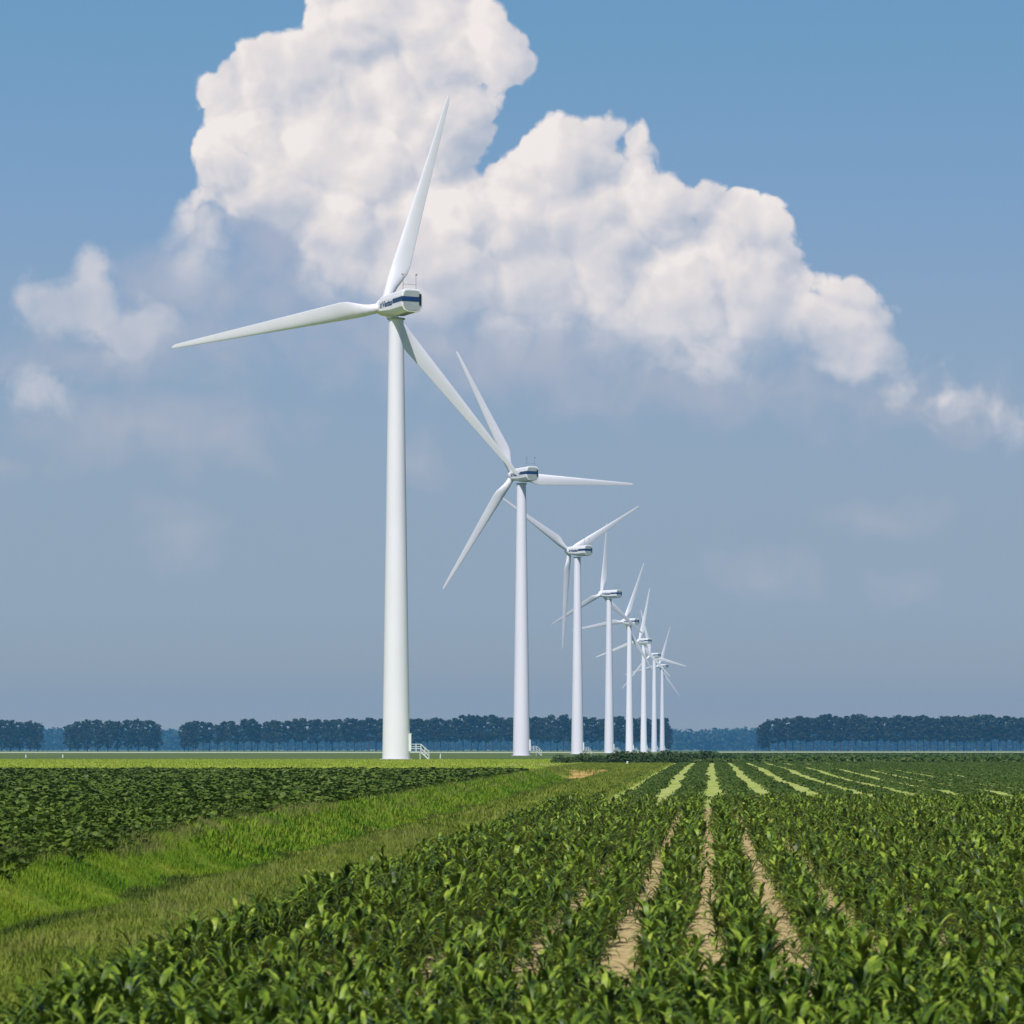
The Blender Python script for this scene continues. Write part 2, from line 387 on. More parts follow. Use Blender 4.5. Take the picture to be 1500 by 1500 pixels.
# ------------------------------------------------------------------ camera, sun, look
def build_camera():
    cam = bpy.data.cameras.new('camera'); co = bpy.data.objects.new('camera', cam); scene.collection.objects.link(co)
    cam.sensor_width = 36; cam.lens = 36*FPX/1500
    cam.shift_x = (750-VPX)/1500; cam.shift_y = (HOR-750)/1500
    co.location = (0, 0, CAM_H); co.rotation_euler = (R(90), 0, 0)
    cam.clip_start = .5; cam.clip_end = 30000
    cam.dof.use_dof = True; cam.dof.focus_distance = 480; cam.dof.aperture_fstop = 7.1
    scene.camera = co
    sun = bpy.data.lights.new('sun', 'SUN'); so = bpy.data.objects.new('sun', sun); scene.collection.objects.link(so)
    sun.energy = 4.7; sun.angle = R(.5); sun.color = (1, .96, .91)
    so.rotation_euler = SUN_DIR.to_track_quat('Z', 'Y').to_euler()
    so.location = (-40, -40, 90)
    vs = scene.view_settings
    vs.view_transform = 'Standard'; vs.look = 'None'; vs.exposure = 0; vs.gamma = 1
    scene.cycles.use_denoising = True
    scene.cycles.max_bounces = 8; scene.cycles.volume_bounces = 1; scene.cycles.transparent_max_bounces = 8
# ------------------------------------------------------------------ wind turbines
HUB_Z = 66.2

def blade_mesh():
    m = MB(); rings = []; n = 22
    st = [0,.6,1.4,2.2,3.2,4.4,5.6,6.8,8.2,10,12.5,15.5,19,22.5,26,28.8,30.6,31.6,32.1,32.3]
    for r in st:
        u = max(0, min(1, (r-1.6)/4.8)); u = u*u*(3-2*u)                 # round root -> airfoil
        if r < 6.6: chord = 1.45 + (2.72-1.45)*u
        else: chord = 2.72 + (.62-2.72)*((r-6.6)/(31.2-6.6))**.92 if r < 31.2 else .62*max(.12, math.sqrt(max(0, 1-((r-31.2)/1.1)**2)))
        tw = R(15)*max(0, 1-(max(r,4)-4)/22)**1.7 + R(1)
        th = 1.0*(1-u) + u*(.25 if r < 7 else max(.12, .25-.13*((r-7)/14)))
        le = .5*(1-u) + .30*u
        ring = []
        for i in range(n):
            a = 2*math.pi*i/n
            cx, cy = .5*math.cos(a), .5*math.sin(a)                     # circle, x + = leading edge
            t = .5-cx                                                    # 0 at the leading edge
            yt = 5*th*(.2969*math.sqrt(t)-.126*t-.3516*t*t+.2843*t**3-.1036*t**4)
            ay = (yt if cy >= 0 else -yt*.75)
            x = (le - t)*chord
            y = (cy*th*(1-u) + ay*u)*chord if u > 0 else cy*chord
            if u == 0: x = cx*chord
            ct, s = math.cos(tw), math.sin(tw)
            ring.append((x*ct + y*s, -x*s + y*ct + .0009*r*r*-.6, r))
        rings.append(ring)
    m.loft(rings)
    return m.mesh('blade', MAT['blade'])

def nacelle_section(x, k, belly=0.0):
    """One rounded section of the shell across the rotor axis; k scales it."""
    pts = [(-.62,-1.95),(.62,-1.95),(1.18,-1.72),(1.50,-1.08),(1.52,-.95),(1.52,.78),(1.50,.92),(1.36,1.52),(1.22,1.76),(.98,1.88),(.5,1.93),
           (-.5,1.93),(-.98,1.88),(-1.22,1.76),(-1.36,1.52),(-1.50,.92),(-1.52,.78),(-1.52,-.95),(-1.50,-1.08),(-1.18,-1.72)]
    return [(x, y*k*1.04, z*k*.86 + (belly*min(1, (-.6-z)/1.1) if z < -.6 else 0)) for y, z in pts]

def text_mesh(word, wide, tall):
    cu = bpy.data.curves.new('lettering', 'FONT'); cu.body = word; cu.size = 1; cu.shear = .18; cu.offset = .045; cu.resolution_u = 3
    o = bpy.data.objects.new('lettering', cu); COL.objects.link(o)
    bpy.context.view_layer.update()
    dg = bpy.context.evaluated_depsgraph_get()
    me = bpy.data.meshes.new_from_object(o.evaluated_get(dg)); bpy.data.objects.remove(o)
    xs = [v.co.x for v in me.vertices]; ys = [v.co.y for v in me.vertices]
    x0, x1, y0, y1 = min(xs), max(xs), min(ys), max(ys)
    for v in me.vertices:                                               # reads along -X, stands up in Z, faces +Y
        v.co = (-(v.co.x-x0)/(x1-x0)*wide, 0, (v.co.y-y0)/(y1-y0)*tall)
    me.name = 'lettering'; me.materials.clear(); me.materials.append(MAT['blue']); return me

def build_turbine_kit():
    K = {}
    m = MB(); ns = 40; rings = []
    for i in range(41):
        t = i/40; z = 64.2*t
        r = 2.02 + (1.08-2.02)*t
        rings.append([(r*math.cos(2*math.pi*k/ns), r*math.sin(2*math.pi*k/ns), z) for k in range(ns)])
    m.loft(rings); K['tower'] = m.mesh('tower', MAT['white'])
    m = MB(); r = 2.45
    m.loft([[(rr*math.cos(2*math.pi*k/ns), rr*math.sin(2*math.pi*k/ns), zz) for k in range(ns)] for rr, zz in ((r,-.5),(r,.12),(r-.12,.16),(1.6,.16))], smooth=False)
    K['foundation'] = m.mesh('foundation', MAT['concrete'])
    m = MB(); m.box(1.85, 2.16, -.55, .55, 1.25, 3.75); m.box(1.85, 2.22, -.62, -.55, 1.25, 3.82); m.box(1.85, 2.22, .55, .62, 1.25, 3.82); m.box(1.85, 2.26, -.62, .62, 3.75, 3.86)
    K['door'] = m.mesh('door', MAT['door'])
    m = MB(); m.box(2.2, 2.28, .35, .45, 2.2, 2.5); K['door_handle'] = m.mesh('door_handle', MAT['mast'])
    # stairs on the +X side: landing, flight, railings
    m = MB(); m.box(2.02, 3.60, -.6, .6, 1.10, 1.20); m.box(3.48, 3.58, -.58, -.5, .0, 1.10); m.box(3.48, 3.58, .5, .58, .0, 1.10)
    K['landing'] = m.mesh('landing', MAT['steel'])
    m = MB()
    for s in (-.58, .58):
        m.tube((3.6, s, 1.12), (4.75, s, .05), .085, n=6)
    for i in range(5):
        t = (i+.6)/5.2; x = 3.6+1.15*t; z = 1.12-1.07*t
        m.box(x-.11, x+.11, -.5, .5, z-.02, z+.02)
    K['flight'] = m.mesh('flight', MAT['steel'])
    def rail(s):
        m = MB()
        for z in (1.62, 1.90, 2.28): m.tube((2.06, s, z), (3.6, s, z), .042, n=6)
        for x in (2.9, 3.6): m.tube((x, s, 1.2), (x, s, 2.28), .042, n=6)
        for dz in (.55, 1.16): m.tube((3.6, s, 1.12+dz), (4.75, s, .05+dz), .042, n=6)
        m.tube((4.75, s, .02), (4.75, s, 1.21), .042, n=6); m.tube((4.2, s, .56), (4.2, s, 1.72), .042, n=6)
        return m.mesh('railing', MAT['steel'])
    K['rail_a'], K['rail_b'] = rail(-.62), rail(.62)
    # nacelle, rotor axis along +X
    m = MB()
    secs = [(-6.25,.955,0),(-6.2,.985,0),(-6.12,1,0),(-3,1,0),(-1.2,1,0),(2.3,1,.6),(2.85,.985,.64),(3.1,.94,.66),(3.22,.88,.66),(3.28,.80,.6)]
    m.loft([nacelle_section(x, k, d) for x, k, d in secs], smooth=False)
    # rounded underside plate towards the tower
    me = m.mesh('nacelle', MAT['shell'])
    K['nacelle'] = me
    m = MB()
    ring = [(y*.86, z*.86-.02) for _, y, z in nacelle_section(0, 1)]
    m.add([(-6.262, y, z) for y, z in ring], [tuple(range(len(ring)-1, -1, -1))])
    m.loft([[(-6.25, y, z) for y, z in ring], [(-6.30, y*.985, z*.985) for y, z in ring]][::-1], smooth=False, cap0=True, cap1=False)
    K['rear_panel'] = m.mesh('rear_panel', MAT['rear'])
    m = MB(); m.box(-6.335, -6.20, -1.30, 1.592, -.16, .52)
    K['rear_stripe'] = m.mesh('stripe', MAT['blue'])
    m = MB(); m.box(-6.38, -6.20, -1.36, -1.04, -.64, .95)
    K['vent'] = m.mesh('vent', MAT['black'])
    m = MB(); m.box(-6.26, -2.55, 1.50, 1.592, -.16, .52)
    K['stripe_a'] = m.mesh('stripe', MAT['blue'])
    m = MB(); m.box(-6.10, 1.2, -1.592, -1.572, -.16, .52)
    K['stripe_b'] = m.mesh('stripe', MAT['blue'])
    m = MB()
    for z0, z1 in ((-.27,-.10),(-.02,.15),(.23,.40)): m.box(2.0, 2.5 if z0 < 0 else 2.4, 1.55, 1.592, z0, z1)
    for z0, z1 in ((-.27,-.10),(-.02,.15),(.23,.40)): m.box(1.6, 2.0, 1.56, 1.592, z0, z1)
    K['bars'] = m.mesh('emblem', MAT['blue'])
    m = MB(); m.box(-5.7, -1.6, -.62, .62, -1.70, -1.66); K['belly'] = m.mesh('belly_shade', MAT['mast'])  # dark panel added to paint the shade under the nacelle, no real hatch
    K['letters'] = text_mesh('Vestas', 3.95, .96)
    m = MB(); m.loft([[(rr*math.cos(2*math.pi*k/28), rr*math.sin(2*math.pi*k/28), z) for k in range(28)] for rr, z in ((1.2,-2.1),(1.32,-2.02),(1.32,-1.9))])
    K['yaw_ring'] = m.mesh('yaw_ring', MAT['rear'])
    def mast(s):
        m = MB(); m.tube((-5.2, s, 1.6), (-5.2, s, 3.75), .035, n=6)
        if s > 0:
            m.tube((-5.2, s, 3.75), (-5.2, s, 3.86), .06, n=8)
            for k in range(3):
                a = 2*math.pi*k/3; e = (-5.2+.28*math.cos(a), s+.28*math.sin(a), 3.84)
                m.tube((-5.2, s, 3.84), e, .014, n=5); m.tube((e[0], e[1], 3.78), (e[0], e[1], 3.9), .08, .04, n=8)
        else:
            m.tube((-5.2, s, 3.75), (-5.2, s, 3.9), .07, n=8); m.tube((-5.6, s, 3.85), (-4.9, s, 3.85), .03, n=6)
            m.box(-5.68, -5.4, s-.012, s+.012, 3.72, 3.98)
        return m.mesh('sensor_mast', MAT['mast'])
    K['mast_a'], K['mast_b'] = mast(1.0), mast(-1.0)
    m = MB(); m.tube((-5.2, -1.0, 2.42), (-5.2, 1.0, 2.42), .03, n=6); K['crossbar'] = m.mesh('crossbar', MAT['mast'])
    m = MB(); prof = [(3.0,.85),(3.3,1.08),(3.55,1.22),(4.0,1.30),(4.6,1.33),(5.2,1.26),(5.8,1.04),(6.25,.72),(6.5,.36),(6.58,.06)]
    m.loft([[(x, rr*math.cos(2*math.pi*k/32), rr*math.sin(2*math.pi*k/32)) for k in range(32)] for x, rr in prof])
    K['hub'] = m.mesh('hub', MAT['shell'])
    K['blade'] = blade_mesh()
    return K

def build_turbine(K, label, x, y, yaw, theta, span=1.0):
    """yaw: degrees the rotor axis is turned from image-left towards away; theta: the first blade, degrees clockwise from up."""
    z = float(height(x, y))
    t = tag(empty('wind_turbine', (x, y, z)), label, 'wind turbine', 'white wind turbines standing in one long row')
    tw = link('tower', K['tower'], t)
    link('foundation', K['foundation'], t)
    d = link('door', K['door'], tw); 
    st = empty('stairs', (0,0,0), t)
    link('landing', K['landing'], st); link('flight', K['flight'], st); link('railing', K['rail_a'], st); link('railing', K['rail_b'], st)
    ph = R(yaw)
    a = Vector((-math.cos(ph), math.sin(ph), 0)); rr = Vector((math.sin(ph), math.cos(ph), 0)); up = Vector((0,0,1))
    tilt = R(4.5); a2 = a*math.cos(tilt) + up*math.sin(tilt); up2 = up*math.cos(tilt) - a*math.sin(tilt)   # rotor leans back a little
    B2 = Matrix((a2, up2.cross(a2), up2)).transposed().to_4x4()
    B = Matrix((a, up.cross(a), up)).transposed().to_4x4()
    nac = link('nacelle', K['nacelle'], t); nac.matrix_local = Matrix.Translation((0,0,HUB_Z)) @ B
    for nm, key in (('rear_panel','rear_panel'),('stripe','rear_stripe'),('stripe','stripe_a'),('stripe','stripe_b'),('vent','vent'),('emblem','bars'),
                    ('yaw_ring','yaw_ring'),('belly_shade','belly'),('sensor_mast','mast_a'),('sensor_mast','mast_b'),('crossbar','crossbar')):
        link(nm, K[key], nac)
    le = link('lettering', K['letters'], nac); le.location = (1.48, 1.594, -.34)
    hub = link('hub', K['hub'], t); hub.matrix_local = Matrix.Translation((0,0,HUB_Z-.05)) @ B2
    c = Vector((0,0,HUB_Z-.05)) + a2*4.7
    for k in range(3):
        th = R(theta + 120*k)
        dd = up2*math.cos(th) + rr*math.sin(th); vv = up2*math.sin(th) - rr*math.cos(th)
        M = Matrix((vv, dd.cross(vv), dd)).transposed().to_4x4()
        b = link('blade', K['blade'], t); b.matrix_local = Matrix.Translation(c) @ M @ Matrix.Diagonal((1, 1, span, 1))
    return t

def build_turbines():
    K = build_turbine_kit()
    specs = [("largest white turbine of the row, blue lettering and railed steps at its foot", 63, 16.5),
             ("second largest white turbine, one blade pointing level over the field and one steeply up behind", 62, 91.5),
             ("third white turbine counted from the largest, one blade hanging straight down", 52, 60.5),
             ("fourth white turbine counted from the largest, one blade straight up and slim", 46, 2.5),
             ("fifth white turbine counted from the largest, one blade level and crossing two taller towers", 52, 20.5),
             ("sixth white turbine counted from the largest, between the two whose blades cross it", 54, 11),
             ("seventh white turbine counted from the largest, its nacelle just below the sixth one's", 54, -17),
             ("smallest and last white turbine of the row, beside the end of the long poplar row", 54, 17)]
    for i, (lab, yaw, th) in enumerate(specs):
        y = 484.3 + 300*i; x = -47.7 + 20/FPX*y
        build_turbine(K, lab, x, y, yaw, th, .92 if i == 3 else 1.02 if i == 0 else 1.0)
# ------------------------------------------------------------------ ground
def build_ground():
    xs = np.concatenate([[-2600,-1800,-1200,-800,-500,-320,-200,-120,-80,-55,-40,-30,-24,-20,-17.5],
                         np.arange(-16, -4.0, .25), np.arange(-4, 14, .5), [14,16,20,25,32,42,60,90,140,220,350,550,800,1200,1800,2600]])
    ys = np.concatenate([[-350,-150,-60,-20], np.arange(0, 140, 1.5), np.arange(140, 376, 3), np.arange(376, 520, 8), [520,560,620,700,800,950,1100,1350,1500,1700,1900,2150,2400,2600,2900,3300,3800,4300,4800,5400,6200,7200]])
    X, Y = np.meshgrid(xs, ys); Z = height(X, Y)
    V = np.stack([X, Y, Z], -1).reshape(-1, 3)
    nx, ny = len(xs), len(ys)
    i, j = np.meshgrid(np.arange(nx-1), np.arange(ny-1))
    a = (j*nx+i).ravel(); F = np.stack([a, a+1, a+1+nx, a+nx], -1)
    C = V[F].mean(1); cx, cy = C[:,0], C[:,1]
    names = ['far_green','maize_soil','beet_soil','mown','bank','meadow','dark_field','pale_field','sand','gravel']
    k = {n: i for i, n in enumerate(names)}
    z = np.full(len(F), k['far_green'])
    z[(cy > 360)&(cx > -6)] = k['dark_field']
    z[(cy < 372)&(cx > -4.6)] = k['dark_field']
    z[(cy < 372)&(cy >= 108)&(cx > -4.6)&(cx < 55)] = k['mown']
    z[(cy < 108)&(cy > -25)&(cx > -4.6)&(cx < 35)] = k['maize_soil']
    z[(cy < 360)&(cx <= -4.6)&(cx > -12.9)] = k['bank']
    z[(cy <= 240)&(cx <= -12.9)] = k['beet_soil']
    z[(cy > 240)&(cy < 500)&(cx <= -12.9)&(cx > -210)] = k['meadow']
    z[(cy > 1700)&(cy < 2450)&(cx > 5)] = k['pale_field']
    z[(cy > 1500)&(cy < 2250)&(cx < -30)] = k['pale_field']
    z[(cy > 256)&(cy < 264)&(cx < -8.0)&(cx > -10.9)] = k['sand']
    z[(cy > 318)&(cy < 352)&(cx < -15.2)&(cx > -20.5)] = k['gravel']
    me = np_mesh('ground', V, F, [MAT[n] for n in names], z, True)
    tag(link('ground', me), kind='structure')

# ------------------------------------------------------------------ plants
def strip_leaf(path, width, fold=.0):
    """A ribbon along a path of (x, z, w) in its own vertical plane; fold bends the two halves up into a V."""
    V, F = [], []
    for (x, z, w) in path:
        w *= width/2
        V += [(x, -w, z+fold*w), (x, 0, z), (x, w, z+fold*w)]
    for i in range(len(path)-1):
        b = i*3
        F += [(b, b+3, b+4, b+1), (b+1, b+4, b+5, b+2)]
    return np.array(V, float), np.array(F, int)
def rotz(V, a):
    c, s = math.cos(a), math.sin(a); W = V.copy()
    W[:,0] = V[:,0]*c - V[:,1]*s; W[:,1] = V[:,0]*s + V[:,1]*c; return W
def joinq(parts):
    Vs, Fs, Ms, b = [], [], [], 0
    for V, F, m in parts:
        Vs.append(V); Fs.append(F+b); Ms.append(np.full(len(F), m)); b += len(V)
    return np.concatenate(Vs), np.concatenate(Fs), np.concatenate(Ms)

def maize(simple=False):
    """A young maize plant about 0.65 m tall: (leaves, stalk)."""
    parts = []; a0 = random.uniform(0, 6.28)
    n = 9 if simple else 14
    for k in range(n):
        t = k/(n-1)
        z0 = .05 + .40*t
        ln = random.uniform(.24, .38)*(1-.25*abs(t-.5)); w = random.uniform(.042, .060)*(1.3 if simple else 1)
        up = R(random.uniform(46, 74) + 12*t) if t > .3 else R(random.uniform(22, 52)); curl = random.uniform(2.3, 4.3)*(1-.30*t)
        path = []; x, z, ang = .012, z0, up; segs = 4 if simple else 6
        prof = [.55, .95, 1, .8, .05] if simple else [.5, .85, 1, .98, .8, .48, .03]
        for s in range(segs+1):
            path.append((x, z, prof[s])); x += ln/segs*math.cos(ang); z += ln/segs*math.sin(ang); ang -= curl/segs*(.4+1.2*s/segs)
        V, F = strip_leaf(path, w, .35)
        tw = random.uniform(-.5, .5); V[:,1] += V[:,0]*tw*.35
        parts.append((rotz(V, a0 + math.pi*k + random.uniform(-.9, .9)), F, 0))
    leaves = joinq(parts)
    n = 5; V = np.array([(r*math.cos(6.283*i/n), r*math.sin(6.283*i/n), z) for r, z in ((.014,-.03),(.011,.25),(.006,.46)) for i in range(n)])
    F = np.array([(k*n+i, k*n+(i+1)%n, (k+1)*n+(i+1)%n, (k+1)*n+i) for k in range(2) for i in range(n)])
    return leaves, (V, F, np.full(len(F), 1))

def beet(simple=False):
    """A leafy beet-like rosette about 0.4 m tall: broad upright leaves on pale stalks."""
    leaves, stalks = [], []
    n = 6 if simple else 14
    for k in range(n):
        t = k/n; az = k*2.4 + random.uniform(-.4, .4)
        up = R(random.uniform(38, 80)); pl = random.uniform(.10, .20); bl = random.uniform(.14, .22); w = random.uniform(.10, .15)*(1.7 if simple else 1)
        x0, z0 = .02+pl*math.cos(up), pl*math.sin(up)
        path = []; x, z, ang = x0, z0, up; segs = 2 if simple else 4
        prof = [.35, 1, .25] if simple else [.25, .85, 1, .75, .12]
        for s in range(segs+1):
            path.append((x, z, prof[s])); x += bl/segs*math.cos(ang); z += bl/segs*math.sin(ang); ang -= random.uniform(.2, .5)*4/segs*.8
        V, F = strip_leaf(path, w, .25)
        leaves.append((rotz(V, az), F, 0))
        if not simple:
            V, F = strip_leaf([(.01, -.02, 1), (x0*.5, z0*.5, .9), (x0, z0, .8)], .022, .3); stalks.append((rotz(V, az), F, 1))
    return joinq(leaves), (joinq(stalks) if stalks else None)

def tuft(nb, h, w, spread, lean=.5):
    parts = []
    for k in range(nb):
        a = random.uniform(0, 6.28); r = spread*math.sqrt(random.random()); hh = h*random.uniform(.55, 1.1); l = random.uniform(.1, lean)*hh
        V = np.array([(0,-w/2,0),(0,w/2,0),(l*.45,w*.4,hh*.6),(l*.45,-w*.4,hh*.6),(l,w*.06,hh),(l,-w*.06,hh)], float)
        F = np.array([(0,1,2,3),(3,2,4,5)])
        V = rotz(V, a); V[:,0] += r*math.cos(a*3.1); V[:,1] += r*math.sin(a*3.1)
        parts.append((V, F, 0))
    return joinq(parts)

def leafball(n, rx, ry, h, leaf, z0=.0, power=.6):
    """n leaf-sized quads through the volume of a low bush."""
    u = rng.normal(size=(n,3)); u /= np.linalg.norm(u, axis=1)[:,None]; u[:,2] = np.abs(u[:,2])
    rad = rng.random(n)**(1/3)
    c = u*rad[:,None]*np.array([rx, ry, h]); c[:,2] += z0
    nrm = u + rng.normal(size=(n,3))*power; nrm /= np.linalg.norm(nrm, axis=1)[:,None]
    t = np.cross(nrm, rng.normal(size=(n,3))); t /= np.linalg.norm(t, axis=1)[:,None]; b = np.cross(nrm, t)
    s = leaf*rng.uniform(.6, 1.25, (n,1))
    V = np.stack([c-t*s-b*s*.25, c+t*s*.1-b*s*.6, c+t*s+b*s*.15, c-t*s*.1+b*s*.6], 1).reshape(-1,3)
    return V, np.arange(n*4).reshape(n,4), np.zeros(n, int)

def individuals(name, label, cat, group, variants, part_names, mats, P, yaw, size):
    """Single plants: an Empty at the foot with its parts; meshes shared between copies."""
    protos = []
    for k, v in enumerate(variants):
        protos.append([np_mesh(pn, a[0], a[1], m, None, True) for a, pn, m in zip(v, part_names, mats)])
    for i in range(len(P)):
        t = tag(empty(name, P[i]), label, cat, group)
        t.rotation_euler = (0, 0, yaw[i]); t.scale = (size[i],)*3
        for me, pn in zip(protos[i % len(protos)], part_names): link(pn, me, t)

def in_view(P, margin=1.0):
    px = VPX + FPX*P[:,0]/P[:,1]; py = HOR - FPX*(P[:,2]+.4-CAM_H)/P[:,1]
    return (px > -20*margin)&(px < 1520)&(py < 1530)

def build_maize():
    rows = .325 + .75*np.arange(-6, 34) - .22*(np.arange(-6,34)==-6)
    pts = []
    for x in rows:                                                       # long rows, running away from the camera
        y = 24.8 + np.cumsum(rng.uniform(.075, .125, 1100)); y = y[y < 107.5 + rng.uniform(-.6, .6)]
        y = y[rng.random(len(y)) > .03]
        pts.append(np.stack([x + rng.normal(0, .10, len(y)), y], -1))
    for y in np.arange(11.0, 24.4, .44):                                  # headland rows across, at the edge of the field
        x = -4.45 + np.cumsum(rng.uniform(.075, .125, 200)); x = x[x < 12]
        pts.append(np.stack([x, y + rng.normal(0, .05, len(x))], -1))
    P = np.concatenate(pts); P = P[(P[:,0] < .13*P[:,1]+3)&(P[:,0] > -.25*P[:,1]-3)]
    P = np.column_stack([P, height(P[:,0], P[:,1])])
    n = len(P)
    size = rng.normal(.69, .11, n)*(1+.10*np.sin(P[:,0]*.9+P[:,1]*.13)*np.sin(P[:,1]*.21)); yaw = rng.uniform(0, 6.28, n)
    near = np.nonzero(in_view(P))[0]; near = near[np.argsort(P[near,1])][:290]
    one = np.zeros(n, bool); one[near] = True
    V8 = [maize() for _ in range(10)]
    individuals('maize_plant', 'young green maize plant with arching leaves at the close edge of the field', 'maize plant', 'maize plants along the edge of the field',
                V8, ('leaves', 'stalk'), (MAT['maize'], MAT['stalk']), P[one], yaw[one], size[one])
    rest = ~one; close = rest & (P[:,1] < 45); far = rest & (P[:,1] >= 45)
    tl = rng.normal(0, .16, (n,2))
    full = [joinq([(l[0],l[1],0),(s[0],s[1],1)]) for l, s in V8]
    simp = [joinq([(l[0],l[1],0),(s[0],s[1],1)]) for l, s in (maize(True) for _ in range(10))]
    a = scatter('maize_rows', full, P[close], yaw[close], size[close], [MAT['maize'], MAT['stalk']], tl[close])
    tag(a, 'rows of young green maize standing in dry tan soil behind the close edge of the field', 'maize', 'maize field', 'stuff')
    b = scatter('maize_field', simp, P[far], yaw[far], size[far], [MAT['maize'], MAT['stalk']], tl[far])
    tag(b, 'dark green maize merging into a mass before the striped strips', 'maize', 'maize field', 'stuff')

def build_beet():
    rows = -11.6 - .42*np.arange(0, 150)
    pts = []
    for i, x in enumerate(rows):
        y = 40 + np.cumsum(rng.uniform(.15, .24, 400)); y = y[y < 112]
        pts.append(np.stack([x + rng.normal(0, .05, len(y)), y], -1))
    P = np.concatenate(pts); P = P[(P[:,0] > -.2136*P[:,1]-2)]
    P = P[(rng.random(len(P)) > .04)&(P[:,0] < -13.0 + 1.0*(1-sstep(P[:,1], 48, 92)) + rng.normal(0, .12, len(P)))]
    P = np.column_stack([P, height(P[:,0], P[:,1])]); n = len(P)
    size = rng.normal(.70, .12, n); yaw = rng.uniform(0, 6.28, n)
    px = VPX + FPX*P[:,0]/P[:,1]
    near = np.nonzero(px > 4)[0]; near = near[np.argsort(P[near,1])][:290]
    one = np.zeros(n, bool); one[near] = True
    V8 = [beet() for _ in range(8)]
    individuals('beet_plant', 'broad leaved dark green plant in the corner of the crop field above the grassy ditch', 'crop plant', 'broad leaved plants above the grassy ditch',
                V8, ('leaves', 'leaf_stalks'), (MAT['beet'], MAT['petiole']), P[one], yaw[one], size[one])
    full = [joinq([(l[0],l[1],0),(s[0],s[1],1)]) for l, s in V8]
    a = scatter('beet_rows', full, P[~one], yaw[~one], size[~one], [MAT['beet'], MAT['petiole']])
    tag(a, 'dense dark green broad leaved crop beyond the grassy ditch', 'crop', 'broad leaved crop', 'stuff')
    Y = rng.uniform(111, 241, 80000); X = -13.0 - rng.random(len(Y))*(.2136*Y-11)
    Q = np.column_stack([X, Y, height(X, Y)])
    keep = rng.random(len(Q)) < .5; Q = Q[keep]
    b = scatter('beet_field', [beet(True)[0] for _ in range(8)], Q, rng.uniform(0, 6.28, len(Q)), rng.normal(.85, .14, len(Q)), [MAT['beet']])
    tag(b, 'dark green crop thinning to a band before the bright meadow', 'crop', 'broad leaved crop', 'stuff')

def build_strips():
    """Low crop rows with pale mown strips between them, beyond the maize."""
    Y = rng.uniform(109, 371, 120000); X = rng.uniform(-4.4, 50, len(Y))
    keep = (X < .0945*Y+5) ; X, Y = X[keep], Y[keep]
    wob = .05*np.sin(Y/31) + .03*np.sin(Y/8.1+X)
    ph = (X + wob - .12)/1.95; ph = np.abs(ph-np.round(ph))*1.95         # distance from the middle of a pale strip
    edge = .50 + .06*np.sin(Y/5.3+X*3) + rng.normal(0, .07, len(X)) - .20*sstep(X, 10, 26)
    keep = (ph > edge)&(rng.random(len(X)) < .85); X, Y = X[keep], Y[keep]
    Q = np.column_stack([X, Y, height(X, Y)])
    o = scatter('crop_rows', [leafball(16, .24, .24, .14, .08) for _ in range(8)], Q, rng.uniform(0, 6.28, len(Q)), rng.uniform(.7, 1.15, len(Q)), [MAT['rowcrop']])
    tag(o, 'low dark green crop rows with pale mown strips between them', 'crop', 'striped field', 'stuff')
    Y = 372 + 700*rng.random(9000)**1.6; X = rng.uniform(-6, 1, len(Y)) + rng.random(len(Y))*.1*Y
    Q = np.column_stack([X, Y, height(X, Y)])
    o = scatter('far_crop', [leafball(14, .7, .7, .42, .22) for _ in range(8)], Q, rng.uniform(0, 6.28, len(Q)), rng.uniform(.8, 1.3, len(Q)), [MAT['rowcrop']])
    tag(o, 'flat dark green crop beyond the striped field', 'crop', 'far field', 'stuff')

